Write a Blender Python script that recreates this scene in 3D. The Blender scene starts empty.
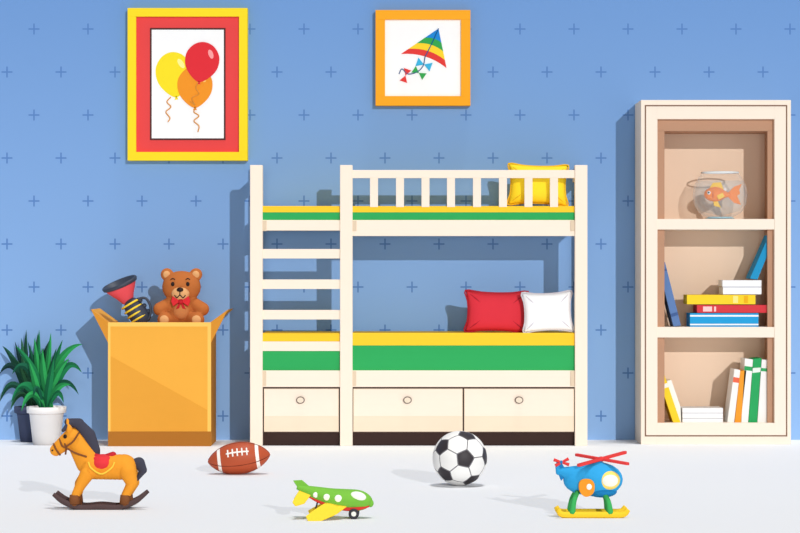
import bpy,bmesh,math,random
from mathutils import Vector,Matrix
random.seed(3)
D=14.0;H=1.04;K=.006;CY=266.5
def S(z): return K*(D-z)/D
def W(px,py,z,d=0.0):
    s=S(z); return Vector(((px-400)*s,-z-d*s,H+(CY-py)*s))
def zfloor(py):
    k=(py-CY-H/K)/(H/K); return D*k/(1+k)
def pf(z): return CY+H/S(z)
sc=bpy.context.scene
sc.view_settings.view_transform='Standard'
sc.view_settings.look='None'

# ---------- materials ----------
def lin(c):
    r=[]
    for v in c[:3]:
        v/=255.0
        r.append(v/12.92 if v<=.04045 else ((v+.055)/1.055)**2.4)
    return (r[0],r[1],r[2],1)
MC={}
def mat(c,rough=.75,spec=.15,name=None):
    key=(c,rough,spec)
    if key in MC: return MC[key]
    m=bpy.data.materials.new(name or 'paint_%d_%d_%d'%c); m.use_nodes=True
    nt=m.node_tree; b=nt.nodes['Principled BSDF']
    n=nt.nodes.new('ShaderNodeTexNoise'); n.inputs['Scale'].default_value=6
    mx=nt.nodes.new('ShaderNodeMix'); mx.data_type='RGBA'
    L=lin(c); mx.inputs[6].default_value=L
    mx.inputs[7].default_value=(L[0]*.96,L[1]*.96,L[2]*.96,1)
    nt.links.new(n.outputs[0],mx.inputs[0]); nt.links.new(mx.outputs[2],b.inputs['Base Color'])
    b.inputs['Roughness'].default_value=rough
    b.inputs['Specular IOR Level'].default_value=spec
    MC[key]=m; return m
def glassmat(c,alpha,edge,name):
    m=bpy.data.materials.new(name); m.use_nodes=True
    nt=m.node_tree; nt.nodes.clear()
    o=nt.nodes.new('ShaderNodeOutputMaterial'); t=nt.nodes.new('ShaderNodeBsdfTransparent')
    p=nt.nodes.new('ShaderNodeBsdfPrincipled'); p.inputs['Base Color'].default_value=lin(c); p.inputs['Roughness'].default_value=.2
    mx=nt.nodes.new('ShaderNodeMixShader')
    lw=nt.nodes.new('ShaderNodeLayerWeight'); lw.inputs[0].default_value=.35
    pw=nt.nodes.new('ShaderNodeMath'); pw.operation='POWER'; pw.inputs[1].default_value=2.2; nt.links.new(lw.outputs['Facing'],pw.inputs[0])
    ma=nt.nodes.new('ShaderNodeMath'); ma.operation='MULTIPLY_ADD'; ma.inputs[1].default_value=edge; ma.inputs[2].default_value=alpha
    nt.links.new(pw.outputs[0],ma.inputs[0]); nt.links.new(ma.outputs[0],mx.inputs[0])
    nt.links.new(t.outputs[0],mx.inputs[1]); nt.links.new(p.outputs[0],mx.inputs[2]); nt.links.new(mx.outputs[0],o.inputs[0])
    return m

# ---------- grouping ----------
groups=[]; cur=None
def group(name):
    global cur
    e=bpy.data.objects.new(name,None); e.empty_display_size=.05
    sc.collection.objects.link(e); cur=(e,[]); groups.append(cur); return e
def mk(name,verts,faces,mats,mi=None,smooth=False,bevel=0,world=False,z=0,par=True):
    """verts: px-frame (px,py,d) unless world"""
    vs=[Vector(v) if world else W(v[0],v[1],z,v[2]) for v in verts]
    me=bpy.data.meshes.new(name); me.from_pydata([tuple(v) for v in vs],[],faces)
    if not isinstance(mats,(list,tuple)): mats=[mats]
    for m in mats: me.materials.append(m)
    if mi:
        for p,i in zip(me.polygons,mi): p.material_index=i
    bm=bmesh.new(); bm.from_mesh(me); bmesh.ops.recalc_face_normals(bm,faces=bm.faces); bm.to_mesh(me); bm.free()
    if smooth:
        for p in me.polygons: p.use_smooth=True
    o=bpy.data.objects.new(name,me); sc.collection.objects.link(o)
    if bevel:
        b=o.modifiers.new('bevel','BEVEL'); b.width=bevel; b.segments=2; b.limit_method='ANGLE'; b.angle_limit=.7
    if par: cur[1].append(o)
    return o
def box(name,x0,y0,x1,y1,zf,zb,m,bevel=.0015,floor=False):
    a=W(x0,y0,zf); b=W(x1,y1,zf)
    if floor: b.z=0.0
    X0,X1=a.x,b.x; Z0,Z1=b.z,a.z; Y0,Y1=-zf,-zb
    v=[(X0,Y0,Z0),(X1,Y0,Z0),(X1,Y1,Z0),(X0,Y1,Z0),(X0,Y0,Z1),(X1,Y0,Z1),(X1,Y1,Z1),(X0,Y1,Z1)]
    f=[(0,1,2,3),(4,5,6,7),(0,1,5,4),(1,2,6,5),(2,3,7,6),(3,0,4,7)]
    return mk(name,v,f,m,world=True,bevel=bevel)
def prism(name,poly,d0,d1,m,z,bevel=0,smooth=False):
    n=len(poly)
    v=[(p[0],p[1],d0) for p in poly]+[(p[0],p[1],d1) for p in poly]
    f=[tuple(range(n)),tuple(range(n,2*n))]+[(i,(i+1)%n,n+(i+1)%n,n+i) for i in range(n)]
    return mk(name,v,f,m,z=z,bevel=bevel)
def cr(pts,n=8,closed=False):
    pts=[Vector(p) for p in pts]; out=[]; N=len(pts)
    R=range(N) if closed else range(N-1)
    for i in R:
        if closed: p0,p1,p2,p3=pts[(i-1)%N],pts[i],pts[(i+1)%N],pts[(i+2)%N]
        else:
            p1,p2=pts[i],pts[i+1]; p0=pts[i-1] if i>0 else p1*2-p2; p3=pts[i+2] if i+2<N else p2*2-p1
        for j in range(n):
            t=j/n
            out.append(.5*((2*p1)+(p2-p0)*t+(2*p0-5*p1+4*p2-p3)*t*t+(3*p1-p0-3*p2+p3)*t**3))
    if not closed: out.append(pts[-1])
    return out
def cr2(pts,n=6): return [tuple(p)[:2] for p in cr([(x,y,0) for x,y in pts],n,True)]
def circ(cx,cy,rx,ry=None,n=28,a=0):
    ry=ry or rx; o=[]
    for i in range(n):
        t=2*math.pi*i/n; x=rx*math.cos(t); y=ry*math.sin(t)
        o.append((cx+x*math.cos(a)-y*math.sin(a),cy+x*math.sin(a)+y*math.cos(a)))
    return o
def tube(name,pts,r,m,z,n=6,seg=14,a=1,b=1,closed=False):
    """pts (px,py,d) r scalar or list"""
    if not isinstance(r,(list,tuple)): r=[r]*len(pts)
    P=cr([(p[0],p[1],p[2] if len(p)>2 else 0,) for p in pts],n,closed)
    Rr=cr([(q,0,0) for q in r],n,closed); Rr=[max(q[0],.02) for q in Rr]
    N=len(P); v=[]; f=[]
    for i,p in enumerate(P):
        if closed: T=P[(i+1)%N]-P[(i-1)%N]
        else: T=P[min(i+1,N-1)]-P[max(i-1,0)]
        T.normalize(); ref=Vector((0,0,1))
        if abs(T.dot(ref))>.95: ref=Vector((1,0,0))
        U=T.cross(ref).normalized(); B=U.cross(T).normalized()
        for j in range(seg):
            t=2*math.pi*j/seg; q=p+U*(Rr[i]*a*math.cos(t))+B*(Rr[i]*b*math.sin(t)); v.append(tuple(q))
    for i in range(N if closed else N-1):
        for j in range(seg):
            i2=(i+1)%N
            f.append((i*seg+j,i*seg+(j+1)%seg,i2*seg+(j+1)%seg,i2*seg+j))
    if not closed: f+= [tuple(range(seg)),tuple(range((N-1)*seg,N*seg))]
    return mk(name,v,f,m,z=z,smooth=True)
def ell(name,c,r,m,z,a=0,nu=24,nv=16,par=True):
    v=[];f=[]
    for i in range(nv+1):
        ph=math.pi*i/nv
        for j in range(nu):
            t=2*math.pi*j/nu
            x=r[0]*math.sin(ph)*math.cos(t); y=r[1]*math.cos(ph); d=r[2]*math.sin(ph)*math.sin(t)
            v.append((c[0]+x*math.cos(a)-y*math.sin(a),c[1]+x*math.sin(a)+y*math.cos(a),c[2]+d))
    for i in range(nv):
        for j in range(nu): f.append((i*nu+j,i*nu+(j+1)%nu,(i+1)*nu+(j+1)%nu,(i+1)*nu+j))
    o=mk(name,v,f,m,z=z,smooth=True)
    bm=bmesh.new(); bm.from_mesh(o.data); bmesh.ops.remove_doubles(bm,verts=bm.verts,dist=1e-6); bmesh.ops.recalc_face_normals(bm,faces=bm.faces); bm.to_mesh(o.data); bm.free()
    return o
def lathe(name,prof,cx,dc,m,z,ds=1,seg=36,mi=None):
    v=[];f=[]
    for r,y in prof:
        for j in range(seg):
            t=2*math.pi*j/seg; v.append((cx+max(r,.01)*math.cos(t),y,dc+max(r,.01)*math.sin(t)*ds))
    n=len(prof)
    for i in range(n-1):
        for j in range(seg): f.append((i*seg+j,i*seg+(j+1)%seg,(i+1)*seg+(j+1)%seg,(i+1)*seg+j))
    return mk(name,v,f,m,z=z,smooth=True)
def blob(name,elems,m,z,vox=.9,sm=6):
    """elems: ('e',c,r[,a]) ellipsoid or ('c',p1,r1,p2,r2[,dscale]) tapered limb -> ONE remeshed surface"""
    bm=bmesh.new(); s=S(z)
    def add(c,r,a=0):
        res=bmesh.ops.create_icosphere(bm,subdivisions=3,radius=1)
        for q in res['verts']:
            x,y,d=q.co.x*r[0],q.co.y*r[1],q.co.z*r[2]
            q.co=W(c[0]+x*math.cos(a)-y*math.sin(a),c[1]+x*math.sin(a)+y*math.cos(a),z,c[2]+d)
    for e in elems:
        if e[0]=='e': add(e[1],e[2],e[3] if len(e)>3 else 0)
        else:
            p1,r1,p2,r2=Vector(e[1]),e[2],Vector(e[3]),e[4]; k=e[5] if len(e)>5 else 1
            L=(p2-p1).length; n=max(3,int(L/(min(r1,r2)*.35)))
            for i in range(n+1):
                t=i/n; r=r1+(r2-r1)*t; add(p1.lerp(p2,t),(r,r,r*k))
    me=bpy.data.meshes.new(name); bmesh.ops.recalc_face_normals(bm,faces=bm.faces); bm.to_mesh(me); bm.free()
    me.materials.append(m)
    o=bpy.data.objects.new(name,me); sc.collection.objects.link(o)
    for p in me.polygons: p.use_smooth=True
    md=o.modifiers.new('fuse','REMESH'); md.mode='VOXEL'; md.voxel_size=vox*s; md.use_smooth_shade=True
    ms=o.modifiers.new('soft','SMOOTH'); ms.iterations=sm; ms.factor=.5
    cur[1].append(o); return o

# ---------- room ----------
def plain(name,verts,m):
    me=bpy.data.meshes.new(name); me.from_pydata(verts,[],[(0,1,2,3),(4,5,6,7),(0,1,5,4),(1,2,6,5),(2,3,7,6),(3,0,4,7)])
    bm=bmesh.new(); bm.from_mesh(me); bmesh.ops.recalc_face_normals(bm,faces=bm.faces); bm.to_mesh(me); bm.free()
    me.materials.append(m); o=bpy.data.objects.new(name,me); sc.collection.objects.link(o); return o
wm=bpy.data.materials.new('plus_wallpaper'); wm.use_nodes=True
nt=wm.node_tree; N=nt.nodes; Lk=nt.links
def mth(op,a,b=None,c=None):
    n=N.new('ShaderNodeMath'); n.operation=op
    for i,v in enumerate((a,b,c)):
        if v is None: continue
        if isinstance(v,(int,float)): n.inputs[i].default_value=v
        else: Lk.new(v,n.inputs[i])
    return n.outputs[0]
geo=N.new('ShaderNodeNewGeometry'); sx=N.new('ShaderNodeSeparateXYZ'); Lk.new(geo.outputs['Position'],sx.inputs[0])
xp=mth('MULTIPLY_ADD',sx.outputs[0],1/K,400); yp=mth('MULTIPLY_ADD',sx.outputs[2],-1/K,CY+H/K)
masks=[]
for ox,oy in ((34,29),(7,72)):
    dx=mth('ABSOLUTE',mth('SUBTRACT',mth('FLOORED_MODULO',mth('ADD',xp,27-ox+5400),54),27))
    dy=mth('ABSOLUTE',mth('SUBTRACT',mth('FLOORED_MODULO',mth('ADD',yp,43-oy+8600),86),43))
    a=mth('MULTIPLY',mth('LESS_THAN',dx,.75),mth('LESS_THAN',dy,5.5))
    b=mth('MULTIPLY',mth('LESS_THAN',dx,5.5),mth('LESS_THAN',dy,.75))
    masks.append(mth('MAXIMUM',a,b))
mk_=mth('MAXIMUM',masks[0],masks[1])
# wall base colour: deeper blue at the top, paler towards the floor
wall_grad=N.new('ShaderNodeMix'); wall_grad.data_type='RGBA'
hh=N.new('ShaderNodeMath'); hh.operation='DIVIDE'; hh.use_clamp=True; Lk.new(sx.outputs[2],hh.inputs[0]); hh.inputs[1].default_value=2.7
Lk.new(hh.outputs[0],wall_grad.inputs[0]); wall_grad.inputs[6].default_value=lin((146,183,228)); wall_grad.inputs[7].default_value=lin((112,153,209))
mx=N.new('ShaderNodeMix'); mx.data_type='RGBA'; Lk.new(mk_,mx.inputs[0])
Lk.new(wall_grad.outputs[2],mx.inputs[6]); mx.inputs[7].default_value=lin((90,130,190))
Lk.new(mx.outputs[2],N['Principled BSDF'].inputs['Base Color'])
N['Principled BSDF'].inputs['Roughness'].default_value=.9; N['Principled BSDF'].inputs['Specular IOR Level'].default_value=.05
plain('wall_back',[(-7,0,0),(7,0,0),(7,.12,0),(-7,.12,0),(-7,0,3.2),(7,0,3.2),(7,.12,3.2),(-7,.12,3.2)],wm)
plain('floor',[(-7,-15,-.1),(7,-15,-.1),(7,.12,-.1),(-7,.12,-.1),(-7,-15,0),(7,-15,0),(7,.12,0),(-7,.12,0)],mat((239,240,242),.9,.05,'floor_paint'))

# ---------- picture: balloons ----------
group('framed_balloon_picture')
Y=mat((253,222,40)); R=mat((233,74,74)); WH=mat((253,253,253))
def frame(x0,y0,x1,y1,w,m,zf,zb,nm):
    box(nm+'_top',x0,y0,x1,y0+w,zf,zb,m,.001); box(nm+'_bottom',x0,y1-w,x1,y1,zf,zb,m,.001)
    box(nm+'_left',x0,y0+w,x0+w,y1-w,zf,zb,m,.001); box(nm+'_right',x1-w,y0+w,x1,y1-w,zf,zb,m,.001)
frame(127.5,8,247.5,160.5,8.5,Y,.065,.001,'frame')
box('mat_board',135,16,240,153,.045,.001,R,0)
box('inner_frame',150,28,225.5,140,.048,.03,mat((80,50,50)),0)
box('paper',151.7,29.7,223.8,138.3,.049,.03,WH,0)
def balloon(cx,cy,rx,ry,m,mh,d,a=0):
    c=[(0,-1),(.55,-.85),(.93,-.45),(1,0),(.85,.42),(.5,.78),(.12,1),(-.12,1),(-.5,.78),(-.85,.42),(-1,0),(-.93,-.45),(-.55,-.85)]
    pts=cr2([(x*rx,y*ry) for x,y in c],5)
    T=lambda x,y:(cx+x*math.cos(a)-y*math.sin(a),cy+x*math.sin(a)+y*math.cos(a))
    prism('balloon',[T(*p) for p in pts],d,d+.25,m,.049)
    prism('balloon_knot',[T(0,ry*.95),T(2,ry*1.12),T(-2,ry*1.12)],d,d+.25,m,.049)
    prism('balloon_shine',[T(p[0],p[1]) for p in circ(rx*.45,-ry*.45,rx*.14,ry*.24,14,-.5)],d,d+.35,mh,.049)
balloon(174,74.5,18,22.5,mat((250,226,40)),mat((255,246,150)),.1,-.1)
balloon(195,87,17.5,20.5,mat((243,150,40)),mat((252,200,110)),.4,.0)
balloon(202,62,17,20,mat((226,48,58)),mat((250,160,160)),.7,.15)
for p in ([(171,97),(167,102),(171,107),(166,112),(170,118),(168,122)],[(196,108),(194,112),(199,116),(194,121),(199,126),(198,132)],[(198,82),(196,88),(199,94),(192,98),(195,105),(190,101)]):
    tube('balloon_string',[(x,y,1.0) for x,y in p],.55,mat((220,150,60)),.049,seg=6)

# ---------- picture: kite ----------
group('framed_kite_picture')
frame(375.5,10,470.5,105.5,9.5,mat((250,170,38)),.06,.001,'frame')
box('paper',384,19,462,97,.045,.001,WH,0)
A=(438.5,28.5);Bp=(401,54);Cp=(446.5,68)
def lerp(p,q,t): return (p[0]+(q[0]-p[0])*t,p[1]+(q[1]-p[1])*t)
cols=[((30,136,215),0,.36),((54,165,80),.36,.58),((252,214,50),.58,.80),((228,62,58),.80,1.0)]
def bowl(t,n=8):
    p,q=lerp(A,Bp,t),lerp(A,Cp,t); o=[]
    for i in range(n+1):
        u=i/n; b=lerp(p,q,u); o.append((b[0]+3*t*u*(1-u)*2,b[1]-9*t*u*(1-u)*2))
    return o
for c,t0,t1 in cols:
    u=bowl(t1); l=bowl(t0) if t0>0 else [A]
    prism('kite_stripe',u+l[::-1],.1,.4,mat(c),.045)
tube('kite_spar',[(438.5,28.5,.6),(432,43,.6),(425,57,.6)],.5,mat((20,90,150)),.045,seg=6)
tube('kite_line',[(425,57,.6),(423,66,.6),(417,72,.6),(408,74,.6),(402,69,.6),(399,74,.6)],.5,mat((60,90,140)),.045,seg=6)
def bow(cx,cy,a,r,c):
    T=lambda x,y:(cx+x*math.cos(a)-y*math.sin(a),cy+x*math.sin(a)+y*math.cos(a))
    prism('kite_bow',[T(0,0),T(-r,-r*.6),T(-r,r*.6)],.1,.9,mat(c),.045)
    prism('kite_bow',[T(0,0),T(r,-r*.6),T(r,r*.6)],.1,.9,mat(c),.045)
bow(424,64.5,.35,7.5,(60,180,225)); bow(419,73,.6,6.5,(54,165,80)); bow(405.5,75.5,1.9,6.5,(228,62,58))

# ---------- bunk bed ----------
group('bunk_bed')
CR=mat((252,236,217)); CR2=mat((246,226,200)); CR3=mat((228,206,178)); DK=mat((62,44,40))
YL=mat((255,206,50)); GR=mat((50,172,94))
zf,zb=.48,.04
for x0,x1 in((250,262.5),(340,352.5),(575,587.5)):
    box('post_front',x0,165,x1,440,zf,zf-.06,CR,.003,floor=True)
for x0,x1 in((251.5,261),(576.5,586)):
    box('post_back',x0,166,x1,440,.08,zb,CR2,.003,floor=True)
for x in (251.5,577):
    for y in (171,214,362):
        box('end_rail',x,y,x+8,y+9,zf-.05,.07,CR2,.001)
box('guard_rail',352,170,575.5,178,zf-.01,zf-.04,CR,.002)
for x in (370,396,421.5,447,473,499,524.5,550):
    box('baluster',x,178,x+8,207,zf-.015,zf-.035,CR,.001)
# upper bunk
box('upper_mattress',262,212,575.5,221,zf-.025,.07,GR,.002)
box('upper_sheet',261,206,576,212.3,zf-.022,.068,YL,.003)
box('upper_side_rail',352,220,575.5,236,zf-.012,zf-.05,CR,.002)
box('upper_side_rail_ladder_end',262,220,340.5,230.5,zf-.012,zf-.05,CR,.002)
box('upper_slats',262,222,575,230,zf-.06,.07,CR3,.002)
for x in (262.3,570.5,352.3): box('rail_bracket',x,220.5,x+4.2,231,zf-.006,zf-.03,CR3,.001)
for y0,y1 in ((249,258.5),(279.5,289),(310,319.5)):
    box('ladder_rung',262,y0,340.5,y1,zf-.012,zf-.045,CR,.002)
# lower bunk
box('lower_mattress',352,345,575.5,371,zf-.025,.07,GR,.003)
box('lower_sheet',352,333,575.8,345.5,zf-.02,.068,YL,.005)
box('lower_mattress_ladder_end',262,350.5,340.5,371,zf-.025,.07,GR,.003)
box('lower_sheet_ladder_end',262,333,340.5,341.5,zf-.02,.068,YL,.004)
box('ladder_rung',262,341.5,340.5,351,zf-.012,zf-.045,CR,.002)
box('lower_mattress_core',340,334,352.5,371,zf-.062,.07,GR,.002)
box('lower_side_rail',262,370.5,575.5,387,zf-.012,.07,CR,.002)
for x in (262.3,570.5,352.3): box('rail_bracket',x,371,x+3.8,386,zf-.006,zf-.03,CR3,.001)
box('drawer_carcass',262,387,575.5,433,zf-.03,.07,mat((84,66,60)),0)
for x0,x1,k in((264,338.7,300.5),(353.3,462.6,407.5),(464.2,574,519)):
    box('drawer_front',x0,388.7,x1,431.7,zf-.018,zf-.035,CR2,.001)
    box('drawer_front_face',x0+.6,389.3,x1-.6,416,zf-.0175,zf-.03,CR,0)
    prism('knob_ring',circ(k,400,4.3,3.6),-.5,2,mat((125,108,100)),zf-.018)
    prism('knob',circ(k,400,3.3,2.7),0,3,mat((238,222,200)),zf-.018)
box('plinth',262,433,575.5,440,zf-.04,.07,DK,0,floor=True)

# ---------- pillows ----------
def pillow(cx,cy,w,h,t,z,m,me,a=0,rot=0):
    n=24; v=[];f=[]
    for side in (1,-1):
        for i in range(n+1):
            for j in range(n+1):
                u=-1+2*i/n; q=-1+2*j/n
                ex=1-.10*(1-q*q)*abs(u)**3 ; ey=1-.10*(1-u*u)*abs(q)**3
                x=u*w*ex; y=q*h*ey
                wr=.06*math.sin(9*u+3*q)*(1-u*u)*(1-q*q)*abs(q)
                d=side*t*(max(0,(1-u**4)*(1-q**4))**.6+wr)
                X=x*math.cos(a)-y*math.sin(a); Yy=x*math.sin(a)+y*math.cos(a)
                v.append((cx+X,cy+Yy,d+Yy*rot))
    k=(n+1)**2
    for s in (0,1):
        for i in range(n):
            for j in range(n):
                b=s*k+i*(n+1)+j; f.append((b,b+1,b+n+2,b+n+1))
    o=mk('cushion',v,f,m,z=z,smooth=True)
    bm=bmesh.new(); bm.from_mesh(o.data); bmesh.ops.remove_doubles(bm,verts=bm.verts,dist=1e-5); bmesh.ops.recalc_face_normals(bm,faces=bm.faces); bm.to_mesh(o.data); bm.free()
    e=[]
    for u,q in [(-1,-1),(-.5,-1),(0,-1),(.5,-1),(1,-1),(1,-.5),(1,0),(1,.5),(1,1),(.5,1),(0,1),(-.5,1),(-1,1),(-1,.5),(-1,0),(-1,-.5)]:
        ex=1-.10*(1-q*q); ey=1-.10*(1-u*u); x=u*w*ex; y=q*h*ey
        X=x*math.cos(a)-y*math.sin(a); Yy=x*math.sin(a)+y*math.cos(a); e.append((cx+X,cy+Yy,Yy*rot))
    tube('piping',e,.8,me,z,n=3,seg=8,closed=True)
    # sewn creases fanning from the corners
    for su in (-1,1):
        for sq in (-1,1):
            c=[]
            for t_ in (.86,.7,.52):
                u,q=su*t_,sq*(t_-.12*(1-t_)*4*.4); dd=t*max(0,(1-u**4)*(1-q**4))**.6
                x=u*w*(1-.1*(1-q*q)*abs(u)**3); y=q*h*(1-.1*(1-u*u)*abs(q)**3)
                X=x*math.cos(a)-y*math.sin(a); Yy=x*math.sin(a)+y*math.cos(a); c.append((cx+X,cy+Yy,dd+Yy*rot-.1))
            tube('crease',c,[.25,.6,.15],me,z,seg=8)
group('pillow'); pillow(538,184.8,30,20.6,9,.35,mat((255,221,45)),mat((236,186,34)),a=.03,rot=.2)
group('pillow'); pillow(496.5,311.6,31.5,20.6,7,.34,mat((228,54,68)),mat((186,38,54)),a=.02,rot=.1)
group('pillow'); pillow(547.5,311.8,25,20,5,.425,mat((252,251,252)),mat((214,208,214)),a=-.04,rot=.1)

# ---------- bookcase ----------
group('bookcase')
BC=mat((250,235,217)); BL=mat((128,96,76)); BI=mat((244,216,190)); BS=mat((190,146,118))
zf2=.36
box('side_left',641,100,657.5,440,zf2,.01,BC,.002,floor=True)
box('side_right',774.5,100,791,440,zf2,.01,BC,.002,floor=True)
box('top_board',657,100,775,119,zf2,.01,BC,.0005)
box('bottom_board',657,423,775,440,zf2,.01,BC,.0005,floor=True)
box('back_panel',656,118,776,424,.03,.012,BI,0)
box('inner_shade_left',657,130.8,664.5,423,zf2-.03,.03,BS,0)  # added strips imitate the shaded inner sides; shade is in the brown
box('inner_shade_right',767.5,130.8,775,423,zf2-.03,zf2-.05,BS,0)
box('inner_shade_right_deep',772,130.8,775,423,zf2-.05,.03,BS,0)
box('inner_shade_top',657,119,775,131,zf2-.03,.03,BS,0)
box('shelf_upper',657.3,219,774.7,229.5,zf2-.004,.03,BC,.001)
box('shelf_lower',657.3,327,774.7,337.5,zf2-.004,.03,BC,.001)
frame(644.8,105,787.3,436.5,1.3,BL,zf2+.0015,zf2-.002,'trim_line')

# ---------- fishbowl ----------
group('fishbowl')
zb_=.215
gl=glassmat((255,255,255),.03,.75,'bowl_glass'); wa=glassmat((190,236,255),.12,.10,'water')
sy=218.6
lathe('glass_bowl',[(0,sy-1),(11,sy-1.2),(14,sy-2.2),(21,213),(26,204),(27.3,195),(26,186),(21.5,177.5),(18.5,174),(18.8,172.4)],720,0,gl,zb_,ds=.8)
tube('bowl_rim',[(720+18.3*math.cos(t),172.6,18.3*math.sin(t)*.8) for t in [i*math.pi/6 for i in range(12)]],.8,mat((244,252,255)),zb_,n=4,seg=6,closed=True)
lathe('bowl_foot',[(0,sy-1.6),(11,sy-1.8),(14.5,sy-.4),(14.5,sy),(0,sy)],720,0,mat((176,218,232)),zb_,ds=.8)
lathe('water',[(0,181),(22.5,181),(24.5,188),(25.5,195),(24.4,203),(19.5,211),(0,sy-2.4)],720,0,wa,zb_,ds=.78)
group('goldfish')
FO=mat((255,136,6)); FY=mat((255,204,40)); fz=7
blob('body',[('e',(714,194.5,fz),(11,7.4,5)),('c',(720,194.5,fz),5,(728,195,fz),2)],FO,zb_,.5,3)
prism('tail_fin',[(726,194),(733,187),(741,184),(738,190),(739,194),(736,196),(740,205),(733,203),(727,197)],fz-.7,fz+.7,FO,zb_,.001)
prism('dorsal_fin',[(708,189),(712,183),(720,182.5),(723,191)],fz-.6,fz+.6,FY,zb_,.001)
prism('belly_fin',[(712,200),(716,200),(720,208),(713,206)],fz-.6,fz+.6,FY,zb_,.001)
prism('side_fin',[(715,196),(721,193),(723,197),(717,200)],fz+4.2,fz+5.2,FY,zb_,.001)
ell('eye',(707.5,193,fz+4),(1.8,1.8,1.2),mat((255,255,255)),zb_); ell('pupil',(707.2,193,fz+5),(.9,.9,.6),mat((30,20,20)),zb_)
ell('gill',(711.5,195,fz+3.7),(.7,4,1.5),mat((205,80,20)),zb_)

# ---------- books ----------
group('shelf_books')
zk=.31
def book(poly,c,dep=30,d0=0): return prism('book',poly,d0,-dep,mat(c),zk,.0008)
def rect(x0,y0,x1,y1): return [(x0,y0),(x1,y0),(x1,y1),(x0,y1)]
def strip(poly,c,d=.4): prism('book_label',poly,-.2,d,mat(c),zk)
book([(657.8,264),(665,262),(681,325.5),(673.5,326.5)],(98,130,182)); strip([(659,270),(666.6,268.5),(667,270.5),(659.5,272)],(70,98,150)); strip([(670.5,314),(677.5,312),(678.2,315),(671.3,317)],(70,98,150))
book([(769,235),(775,237),(757.5,279.5),(750,278.5)],(38,150,200))
book(rect(722.5,280.2,761.5,286.6),(250,250,250)); book(rect(723,287.4,761.5,294.3),(250,250,250)); strip(rect(723,286.3,761,287.6),(180,180,190),-.1)
book(rect(687,294.8,755.5,304.3),(253,214,50)); strip(rect(733,296,738,303),(253,235,140)); strip(rect(744,296,748,303),(240,180,30))
book(rect(697,305,767.5,312.8),(218,62,70)); strip(rect(703,306.5,712,311.5),(250,205,205)); strip(rect(714,306.5,716,311.5),(250,205,205))
book(rect(690,313.2,758.5,327.2),(40,162,222)); strip(rect(690,315,758.5,316.6),(250,250,250)); strip(rect(690,323.8,758.5,325.2),(250,250,250))
yb=423.4
book([(657.8,377),(664.5,375),(680.5,yb-1),(673.5,yb)],(253,214,50)); strip([(660.3,385),(667.3,383),(668.5,387),(661.5,389)],(255,250,235))
book([(667,381),(671.5,380),(680.8,407),(681.5,yb-.5),(679,yb)],(250,248,240),26,-2)
for y in (408,413.3,418.6):
    book(rect(682.5,y,723,y+4.8),(250,250,250))
strip(rect(683,412.6,723,413.5),(170,170,180),-.1); strip(rect(683,417.9,723,418.8),(170,170,180),-.1)
book([(734.5,369),(740.3,370),(734,yb),(727.3,yb-.5)],(250,246,240)); strip([(733.5,377),(739.4,378),(738.8,383),(732.8,382)],(240,110,80))
book([(740.2,371),(746.5,370),(740.8,yb),(734.6,yb)],(245,160,50))
book([(745,358.5),(753,359.5),(748,yb),(741.3,yb)],(250,248,244)); strip([(744.6,366),(752.4,367),(752,371),(744.2,370)],(54,165,95))
book([(753.3,359),(761.5,358),(757,yb),(748.4,yb)],(46,168,96)); strip([(752.8,368),(760.8,367.5),(760.3,372),(752.3,373)],(235,245,235))
book([(761.8,359.5),(774.2,360.5),(767.5,yb),(757.4,yb)],(248,246,242)); strip([(761.2,368),(773.3,369),(772.9,372),(760.8,371)],(60,170,100))

# ---------- cardboard box ----------
group('cardboard_toy_box')
CB=mat((242,174,66)); CBshade=mat((232,162,58)); CBl=mat((255,200,98)); CBb=mat((176,112,40)); CBf=mat((216,144,48))
zx,zy=.50,.10
box('panel_front',108,322.5,211,440,zx,zx-.012,CB,.001,floor=True)
box('panel_back',108,322.5,211,440,zy+.012,zy,CBf,.001,floor=True)
box('panel_left',108,322.5,110.2,440,zx-.012,zy+.012,CBf,.001,floor=True)
box('panel_right',208.8,322.5,211,440,zx-.012,zy+.012,CBf,.001,floor=True)
box('insert_shelf',110,328,209,332,zx-.012,zy+.012,CBf,0)
box('bottom_board',110,436,209,440,zx-.012,zy+.012,CBf,0,floor=True)
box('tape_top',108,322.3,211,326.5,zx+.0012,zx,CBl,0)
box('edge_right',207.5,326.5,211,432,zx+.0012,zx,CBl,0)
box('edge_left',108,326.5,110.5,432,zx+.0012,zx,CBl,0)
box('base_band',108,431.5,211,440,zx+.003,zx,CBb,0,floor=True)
prism('painted_shade',[(110.5,356),(207.5,410),(207.5,431.5),(110.5,431.5)],0,.2,CBshade,zx)  # diagonal shading of the front panel, put into a darker colour layer
for sgn,hx,ox in ((-1,109,91),(1,210,228)):
    dd=-(zx-zy)/S(zx)
    prism('flap_side',[(ox,309.5),(hx,322.5),(hx,325.5),(ox-sgn*1,311.5)],-.5,dd,mat((236,168,64)),zx)
    prism('flap_gusset',[(ox,309.5),(hx,322.6),(hx-sgn*.2,345)],.1,-1.2,CBf,zx)

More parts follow.
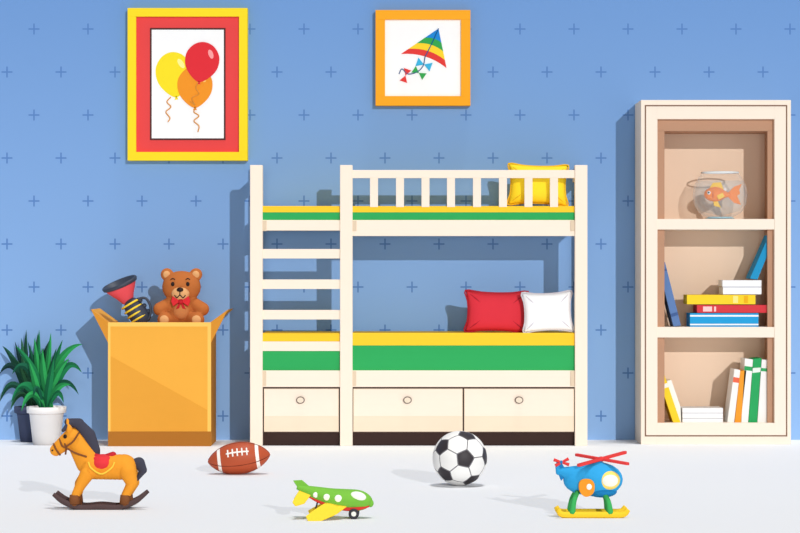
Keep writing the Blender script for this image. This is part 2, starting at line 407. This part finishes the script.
# ---------- teddy ----------
group('teddy_bear')
zt=.35
BR=mat((188,108,54),.95); BRl=mat((226,168,112),.95); BLK=mat((40,26,24),.4); RD=mat((222,44,52))
blob('body',[('e',(181.5,287,0),(19.5,16.3,14)),('e',(167,274.5,0),(6.5,6.5,4)),('e',(196,274.5,0),(6.5,6.5,4)),
 ('e',(182,311,0),(14,14.5,12)),('c',(171,303,2),6.5,(160.5,309,6),6.8),('c',(193,303,2),6.5,(203,309,6),6.8),
 ('c',(174,319,3),7.5,(166,319.5,12),7.6),('c',(190,319,3),7.5,(198,319.5,12),7.6)],BR,zt,.8,5)
ell('inner_ear',(167,274.5,3),(3.7,3.7,1.6),BRl,zt); ell('inner_ear',(196,274.5,3),(3.7,3.7,1.6),BRl,zt)
ell('muzzle',(181.5,293.5,11.5),(9,7,5.5),BRl,zt); ell('nose',(181.5,289.6,16),(3.4,2.4,2),BLK,zt)
tube('smile',[(176,295,16),(178.5,297.5,16.6),(181.5,295,17.2),(184.5,297.5,16.6),(187,295,16)],.5,BLK,zt,seg=6)
tube('mouth_line',[(181.5,291,17.2),(181.5,295,17.2)],.5,BLK,zt,seg=6)
for x in (174,189):
    ell('eye',(x,284,13),(1.8,2.2,1.2),BLK,zt)
    tube('eyebrow',[(x-2.2,279.6,12.6),(x,278.4,12.8),(x+2.2,279.6,12.6)],.5,BLK,zt,seg=6)
ell('belly_patch',(182,311,9),(8,8.5,4.5),mat((205,130,76),.95),zt)
for x in (166,198): ell('foot_pad',(x,319.5,18.3),(4.6,4.6,1.5),BRl,zt)
for s_ in (-1,1): prism('bow_loop',[(182,301),(182+s_*8,296),(182+s_*9.5,301),(182+s_*7.5,306)],12,15,RD,zt,.002)
for s_ in (-1,1): prism('bow_tail',[(182,302),(182+s_*2,303),(182+s_*5,309),(182+s_*1.5,308)],11.5,13.6,mat((196,34,44)),zt,.001)
ell('bow_knot',(182,301.3,14),(2.6,2.6,2.4),mat((196,34,44)),zt)

# ---------- trumpet ----------
group('toy_trumpet')
zp=.36
DG=mat((58,64,78),.5,.3); RP=mat((236,84,92)); YB=mat((250,216,60))
ax=Vector((.42,.907,0)); c0=Vector((120.5,285,2))
def cone(nm,stations,m,seg=32):
    U=Vector((.93,-.37,0)); Bv=Vector((.08,.17,.98)); v=[];f=[]
    for t,r in stations:
        for j in range(seg):
            th=2*math.pi*j/seg; q=c0+ax*t+U*r*math.cos(th)+Bv*r*math.sin(th); v.append(tuple(q))
    for i in range(len(stations)-1):
        for j in range(seg): f.append((i*seg+j,i*seg+(j+1)%seg,(i+1)*seg+(j+1)%seg,(i+1)*seg+j))
    return mk(nm,v,f,m,z=zp,smooth=True)
cone('bell_outside',[(0,16.5),(3,15),(7,12.5),(12,9),(19,5.5)],RP)
cone('bell_rim',[(-3,16.5),(-3.3,17.8),(-2,18.6),(.6,17.6),(.8,15)],DG)
cone('bell_inside',[(-3,16.6),(4,11),(9,6.5),(12,.1)],DG)
tube('tube_body',[(128.5,300,4),(132,304.5,4),(140,316,4),(143.5,323,3)],[4.5,8.5,10,8],DG,zp,seg=24)
for (x,y) in ((131,304),(134,308.7),(137,313.4),(140,318)):
    P0=Vector((x,y,4)); U=Vector((.85,-.5,0)); 
    tube('yellow_band',[tuple(P0+U*(9.6*math.cos(t))+Vector((0,0,9.6*math.sin(t)))) for t in [i*math.pi/5 for i in range(10)]],1.0,YB,zp,n=3,seg=8,closed=True)
for i,(x,y) in enumerate(((141,300),(145,305.5),(149,311))):
    tube('valve',[(x-6,y+3,6),(x,y,6)],1.6,RP if i==1 else DG,zp,seg=10); ell('valve_button',(x,y,6),(2.3,2.3,2.3),DG,zp)
tube('mouth_loop',[(138,299,8),(146,298,8),(150.5,304,8),(151.5,312,8),(149,319,8),(143,321,8)],1.3,DG,zp,seg=8)

# ---------- potted plants ----------
def plant(cx,z,potc,rimc,shade,leaves,sh):
    group('potted_plant'); fl=pf(z)
    lathe('pot',[(0,fl),(13.5,fl),(17,413),(19.5,412.5),(19.8,406.5),(18,406.5),(17.5,409),(0,409)],cx,0,mat(potc),z)
    lathe('pot_rim_band',[(17.3,413.8),(17.6,412.6),(16.8,412.2)],cx,0,mat(rimc),z)
    lathe('soil',[(0,408),(17.6,408.4)],cx,0,mat((90,62,48)),z)
    for i,(tip,bend,w,c,d0,d1) in enumerate(leaves):
        bx=cx-6+(i*7)%13
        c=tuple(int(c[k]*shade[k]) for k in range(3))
        p0=Vector((bx,408,d0*.2)); p2=Vector((tip[0]+sh,tip[1],d1)); p1=Vector((bend[0]+sh,bend[1],(d0+d1)*.5)); n=14; v=[];f=[]
        for q in range(n+1):
            t=q/n; p=p0*(1-t)**2+p1*2*t*(1-t)+p2*t*t; T=((p1-p0)*(1-t)+(p2-p1)*t); U=Vector((T.y,-T.x,0)).normalized()
            ww=w*max(.05,math.sin(math.pi*min(1,(t*.93+.07)))**.75)*(1-t*.25)
            if t>=1: ww=.05
            v+=[tuple(p-U*ww),tuple(p+Vector((0,0,ww*.45))),tuple(p+U*ww)]
        for q in range(n): f+=[(3*q,3*q+1,3*q+4,3*q+3),(3*q+1,3*q+2,3*q+5,3*q+4)]
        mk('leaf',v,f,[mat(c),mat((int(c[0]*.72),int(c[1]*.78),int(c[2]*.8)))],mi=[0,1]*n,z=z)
g1=(44,160,84); g2=(26,124,74); g3=(20,92,66)
LV=[((38,330),(36,375),3.8,g2,-6,-8),((26,342),(36,378),3.8,g3,-4,-12),((50,333),(47,375),3.8,g1,-2,-6),((62,340),(50,372),3.8,g2,2,-4),
((83,344),(57,346),4.4,g1,4,4),((83,372),(66,346),4.2,g2,6,10),((80,394),(64,364),3.6,g3,8,10),((16,346),(33,362),4.2,g2,2,2),((13,374),(28,346),4.2,g3,0,6),
((13,402),(26,364),3.8,g2,6,12),((24,410),(33,378),3.6,g1,8,16),((44,348),(43,380),4.2,g1,8,10),((56,358),(50,385),4.2,g2,8,14),((31,360),(39,385),4,g1,8,14),
((71,358),(54,372),4.2,g1,6,12),((20,388),(30,376),3.8,g2,10,16),((66,402),(60,380),3.4,g2,10,16),((36,395),(39,375),3,g3,10,16),((73,384),(57,380),3.6,g1,10,16),((34,338),(38,372),3.6,g1,2,-2),((57,348),(49,378),3.6,g3,6,4)]
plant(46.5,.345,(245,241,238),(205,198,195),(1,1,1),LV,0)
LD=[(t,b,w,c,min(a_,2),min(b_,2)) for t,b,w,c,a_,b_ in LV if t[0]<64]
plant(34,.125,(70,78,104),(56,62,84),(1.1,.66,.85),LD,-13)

# ---------- rocking horse ----------
group('rocking_horse')
zh=zfloor(508.5); fy=pf(zh)
HO=mat((240,156,44)); MN=mat((66,66,80)); RK=mat((84,66,66)); HB=mat((128,78,44)); SR=mat((226,56,62)); SY=mat((250,205,70))
blob('body',[('c',(92,467,0),12.5,(124,467,0),13,.95),('e',(107,466,0),(20,12,11.5)),('c',(88,462,0),12.5,(73,437,0),8.6,.7),('c',(72,437,0),9.2,(56,450,0),6.2,.75),
  ('c',(128,470,6),9,(133,483,8),5.6),('c',(133,483,8),5.6,(127,494,9.5),4.6),('c',(128,470,-6),9,(133,483,-8),5.6),('c',(133,483,-8),5.6,(127,494,-9.5),4.6),
  ('c',(88,473,6),7.5,(82,484,8),5.4),('c',(82,484,8),5.4,(77,494,9.5),4.4),('c',(88,473,-6),7.5,(79,484,-8),5.4),('c',(79,484,-8),5.4,(77,494,-9.5),4.4),
  ('c',(70,430,4),3.4,(68,419,4.5),1.2),('c',(74,430,-4),3,(74,421,-4.5),1.0)],HO,zh,.7,4)
for x in (76,126.5):
    for d in (9.5,-9.5):
        lathe('hoof',[(0,494),(5,494),(6,503),(0,503)],x,d,HB,zh,seg=20)
blob('mane',[('c',(68,422,0),3.8,(79,423.5,0),5.4,.7),('c',(79,424,0),5.4,(89,435,0),6.6,.6),('c',(89,435,0),6.6,(95,450,0),5.4,.6),('c',(95,450,0),5.4,(98,459,0),2,.6),('c',(70,423,3),3,(64,430,6),1.8)],MN,zh,.7,3)
blob('tail',[('c',(132,463,0),3.5,(139,463,0),6,.7),('c',(139,463,0),6,(143,470,0),4.2,.7),('c',(143,470,0),4,(137,480,0),1.6,.7)],MN,zh,.7,3)
blob('saddle_blanket',[('e',(103,463.5,0),(13,8.6,14)),('e',(103,459,0),(12,5,12))],SR,zh,.7,3)
tube('blanket_trim',[(90,461,12.6),(93,467,13.6),(103,472.8,13.4),(113,467,13.6),(116,461,12.6)],.9,SY,zh,seg=8)
blob('saddle_seat',[('c',(95,456,0),3.5,(103,458,0),3,1.6),('c',(103,458,0),3,(113,455,0),3.5,1.6)],mat((196,40,50)),zh,.7,3)
for t in ([(62,439,0),(67,446,7.2),(66,454,3)],[(60,438.5,3),(63,445,7),(67,447,7.1)],[(67,446,7.4),(74,441,7.4),(80,432,6.2)],[(67,447,7.4),(76,452,8.8),(88,456,10)],[(54,443,4.2),(57,449,5.8),(61,455,4.4)]):
    tube('bridle',t,.9,HB,zh,seg=8)
ell('eye',(66,436,6.4),(1.8,2.1,1),BLK,zh); ell('nostril',(53,450,4.6),(.9,.9,.6),BLK,zh)
for d in (11.5,-11.5):
    tube('rocker',[(55,493,d),(65,500.5,d),(82,506.5,d),(101,fy-3,d),(119,506.5,d),(136,500.5,d),(147,492,d)],[2,2.8,3,3,3,2.8,2],RK,zh,a=1,b=.9)
for x,y in ((76,504),(126.5,503.6)): 
    ell('rocker_crossbar',(x,y,0),(6,2.4,15),HB,zh)

# ---------- football ----------
group('american_football')
zz=zfloor(474); a=-.12; R0=16.2; L0=31.5
cf=Vector((239,pf(zz)-R0*.98,0)); v=[];f=[];mi=[]
n=48;seg=32; AX=Vector((math.cos(a),math.sin(a),0)); UX=Vector((-math.sin(a),math.cos(a),0)); BX=Vector((0,0,1))
def fr(t): return R0*max(0,1-abs(t)**2.1)**.72
for i in range(n+1):
    t=-math.cos(math.pi*i/n)
    for j in range(seg):
        th=2*math.pi*j/seg; q=cf+AX*L0*t+UX*fr(t)*math.cos(th)+BX*fr(t)*math.sin(th); v.append(tuple(q))
for i in range(n):
    tm=-math.cos(math.pi*(i+.5)/n)
    for j in range(seg):
        f.append((i*seg+j,i*seg+(j+1)%seg,(i+1)*seg+(j+1)%seg,(i+1)*seg+j)); mi.append(1 if .56<abs(tm)<.68 else 0)
mk('ball',v,f,[mat((184,80,44),.55,.3),mat((250,244,236))],mi=mi,z=zz,smooth=True)
def onball(t,th,k=1.02): return tuple(cf+AX*L0*t+UX*fr(t)*k*math.cos(th)+BX*fr(t)*k*math.sin(th))
th0=math.pi*.5+.45
tube('lace_seam',[onball(t,th0) for t in (-.36,-.18,0,.18,.36)],.8,mat((250,244,236)),zz,seg=8)
for t in (-.3,-.15,0,.15,.3): tube('lace',[onball(t,th0-.24),onball(t,th0,1.05),onball(t,th0+.24)],.8,mat((250,244,236)),zz,seg=8)
for th in (th0-.85,th0+.85,th0+1.9): tube('panel_seam',[onball(t,th,1.0) for t in (-.97,-.8,-.5,0,.5,.8,.97)],.35,mat((110,44,26)),zz,seg=6)

# ---------- soccer ball ----------
group('soccer_ball')
zs=zfloor(485.5); s=S(zs); rb=27.3*s; ctr=W(459.8,0,zs); ctr.z=rb
bm=bmesh.new(); bmesh.ops.create_icosphere(bm,subdivisions=1,radius=1)
bmesh.ops.bevel(bm,geom=list(bm.verts),offset=33.333,offset_type='PERCENT',affect='VERTICES',segments=1)
bmesh.ops.remove_doubles(bm,verts=bm.verts,dist=1e-4)
for fc in bm.faces: fc.material_index=1 if len(fc.verts)==5 else 0
orig=list(bm.faces)
r=bmesh.ops.inset_individual(bm,faces=orig,thickness=.017,use_even_offset=True)
for fc in r['faces']: fc.material_index=2
inner=[fc for fc in bm.faces if len(fc.verts)>4]
r=bmesh.ops.poke(bm,faces=inner)
bmesh.ops.subdivide_edges(bm,edges=list(bm.edges),cuts=5,use_grid_fill=True)
bmesh.ops.triangulate(bm,faces=[fc for fc in bm.faces if len(fc.verts)>4])
rotm=Matrix.Rotation(-.25,4,'Z')@Matrix.Rotation(.30,4,'X')@Matrix.Rotation(.35,4,'Y')
for q in bm.verts: q.co=rotm@(q.co.normalized()*rb)+ctr
bmesh.ops.recalc_face_normals(bm,faces=bm.faces)
me=bpy.data.meshes.new('ball'); bm.to_mesh(me); bm.free()
for m in (mat((246,244,240)),mat((52,46,50),.5,.3),mat((120,118,122))): me.materials.append(m)
for p in me.polygons: p.use_smooth=True
o=bpy.data.objects.new('ball',me); sc.collection.objects.link(o); cur[1].append(o)

# ---------- toy airplane ----------
group('toy_airplane')
za=zfloor(518); fa=pf(za)
AG=mat((122,190,66)); AD=mat((84,156,50)); AY=mat((252,214,56)); AR=mat((226,64,52)); WN=mat((250,250,240)); TY=mat((60,58,66)); 
tube('fuselage',[(297,487,0),(306,490,0),(318,494,0),(332,498,0),(346,500,0),(359,500.5,0),(368,502,0),(373,504,0)],[2.2,4.6,7.4,9.8,11,10.4,6.8,.5],AG,za,seg=28)
tube('belly_stripe',[(306,494.5,1.5),(318,500.4,4.5),(332,505.4,6.8),(346,508,8),(359,507.5,7.3),(369,505.8,4)],[1,1.8,2,2,2,1],AR,za,seg=10)
prism('tail_fin',[(293,480.5),(302,480),(309,486),(317,492),(300,491)],-1.4,1.4,AG,za,.002)
def wing(nm,poly,m):
    v=list(poly)+[(p[0],p[1]+1.6,p[2]) for p in poly]; n=len(poly)
    f=[tuple(range(n)),tuple(range(n,2*n))]+[(i,(i+1)%n,n+(i+1)%n,n+i) for i in range(n)]
    mk(nm,v,f,m,z=za,bevel=.002)
for sg in (1,-1):
    wing('main_wing',[(326,501.5,sg*8),(348,504,sg*8),(337,511,sg*20),(322,516.8,sg*28),(309,517,sg*29),(307,513,sg*26),(316,507,sg*17)],AY)
    wing('tail_wing',[(299,490,sg*2),(312,492.5,sg*3),(305,501,sg*14),(296,503.5,sg*16),(293,500,sg*14)],AY if sg>0 else AD)
    for x,y,r,dd in ((316,494.3,2.8,6.5),(327,496.3,3.3,8.9),(338.5,497.4,3.6,10.3)):
        ell('porthole',(x,y,sg*dd),(r,r,1),WN,za); 
    ell('cockpit_window',(358,496,sg*6.5),(8.5,5,4.6),WN,za,a=.2)
    tube('wheel_strut',[(354,506,sg*6),(354,fa-5,sg*9)],1,TY,za,seg=8)
    tube('tire',[(354+3.7*math.cos(t),fa-5.2+3.7*math.sin(t),sg*10.5) for t in [i*math.pi/5 for i in range(10)]],1.6,TY,za,n=3,seg=10,closed=True)
    prism('hub',circ(354,fa-5.1,3.2),sg*9.3,sg*11.5,WN,za); 
ell('nose_cone',(370.5,503.2,0),(3.2,4.0,4.0),AG,za)
tube('tail_wheel_strut',[(318,500,0),(314,fa-2.5,0)],.8,TY,za,seg=8); ell('tail_wheel',(314,fa-2.6,0),(2.6,2.6,1.4),TY,za)

# ---------- toy helicopter ----------
group('toy_helicopter')
zc=zfloor(516.5); fc_=pf(zc)
HBl=mat((50,166,226)); HBd=mat((28,128,190)); HRd=mat((232,66,64)); HY=mat((252,206,48)); HG=mat((62,176,92)); HOr=mat((246,156,44))
blob('fuselage',[('e',(598,479.5,0),(25,17.5,14)),('e',(586,480,0),(23,15,12)),('c',(582,476,0),11,(559,471,0),3.4),('c',(559,472,0),3.4,(557,466,0),1.8),('e',(598,466.5,0),(9,5.5,6))],HBl,zc,.7,4)
prism('tail_fin',[(556,461),(561,462),(568,473),(561,481),(558,473)],-1.2,1.2,HBd,zc,.002)
ell('cockpit_glass_frame',(607,479.5,7.5),(12.5,10,7.4),mat((255,226,120)),zc); ell('cockpit_glass',(608,479.5,9.4),(9.8,7.6,6.4),mat((252,250,236)),zc)
prism('door',cr2([(578,482),(582,478),(590,478.5),(593.5,484),(592,492),(585,495.5),(579,491)],6),8,14.5,HOr,zc,.002)
ell('door_window',(588,485.5,13.6),(3.2,3.6,1.6),WN,zc)
ell('belly_panel',(602,491.5,0),(15,6,12.5),HBd,zc)
tube('rotor_mast',[(600,464,0),(601,457,0)],2,HBd,zc,seg=12); ell('rotor_hub',(601.5,459,0),(3.8,2.6,3.8),HRd,zc)
def blade(p,q,w,m,t=1.3):
    p,q=Vector(p),Vector(q); T=(q-p).normalized(); U=T.cross(Vector((0,1,0))).normalized()
    pl=[p-U*w,q-U*w,q+T*1.5-U*w*.5,q+T*1.5+U*w*.5,q+U*w,p+U*w,p-T*1.5+U*w*.5,p-T*1.5-U*w*.5]
    Vv=[tuple(x+Vector((0,-t,0))) for x in pl]+[tuple(x+Vector((0,t,0))) for x in pl]; n=8
    mk('rotor_blade',Vv,[tuple(range(n)),tuple(range(n,2*n))]+[(i,(i+1)%n,n+(i+1)%n,n+i) for i in range(n)],m,z=zc,bevel=.001)
blade((578,456,-14),(626,462.5,14),3,HRd); blade((578,464,13),(626,453.5,-13),3,HRd)
def lerp3(a_,b_,t): return tuple(a_[i]+(b_[i]-a_[i])*t for i in range(3))
def vb(a_,b_): tube('tail_rotor_blade',[a_,lerp3(a_,b_,.5),b_],[1.0,.7,1.0],HRd,zc,seg=8,a=1.7,b=.7)
vb((553.5,459.5,2.5),(569,464.5,2.5)); vb((555,465.5,2.5),(568.5,458.5,2.5)); ell('tail_hub',(561,462,2),(1.8,1.8,1.8),HBd,zc)
for d in (14,-14):
    tube('skid',[(557,508,d),(561,fc_-3.6,d),(575,fc_-3.2,d),(592,fc_-3.2,d),(609,fc_-3.2,d),(622,fc_-3.6,d),(627,508,d)],[2.4,3.1,3.2,3.2,3.2,3.1,2.4],HY,zc,seg=14,b=.9)
    tube('strut',[(577,491,d*.5),(573,500,d*.9),(571,fc_-4,d)],[2.4,2.6,3.4],HG,zc,seg=10)
    tube('strut',[(603,492,d*.5),(607,500,d*.9),(609,fc_-4,d)],[2.4,2.6,3.4],HG,zc,seg=10)

# ---------- finalise parents ----------
for e,ch in groups:
    pts=[v.co for o in ch for v in o.data.vertices]
    mn=[min(p[i] for p in pts) for i in range(3)]; mxx=[max(p[i] for p in pts) for i in range(3)]
    loc=Vector(((mn[0]+mxx[0])/2,(mn[1]+mxx[1])/2,mn[2])); e.location=loc
    for o in ch:
        o.parent=e; o.matrix_parent_inverse=Matrix.Translation(-loc)

# ---------- light ----------
def sun(name,dirv,st,ang,col=(1,1,1)):
    l=bpy.data.lights.new(name,'SUN'); l.energy=st; l.angle=ang; l.color=col
    o=bpy.data.objects.new(name,l); sc.collection.objects.link(o); o.location=(2,-4,6)
    o.rotation_euler=Vector(dirv).to_track_quat('-Z','Y').to_euler(); return o
sun('sun_key',(-.32,1,-.30),1.58,.004)
sun('fill_overhead',(-.10,.07,-1),1.72,.12)  # added overhead light, brightens the floor and drops shadows beneath the toys
sun('fill_front',(0,1,-.02),.22,.1)  # added frontal fill, evens out front-facing surfaces
w=bpy.data.worlds.new('World'); sc.world=w; w.use_nodes=True
w.node_tree.nodes['Background'].inputs[0].default_value=(1,1,1,1); w.node_tree.nodes['Background'].inputs[1].default_value=.31

cam=bpy.data.cameras.new('camera'); co=bpy.data.objects.new('camera',cam); sc.collection.objects.link(co)
cam.sensor_width=36; cam.lens=36*D/(800*K); co.location=(0,-D,H); co.rotation_euler=(math.pi/2,0,0)
sc.camera=co
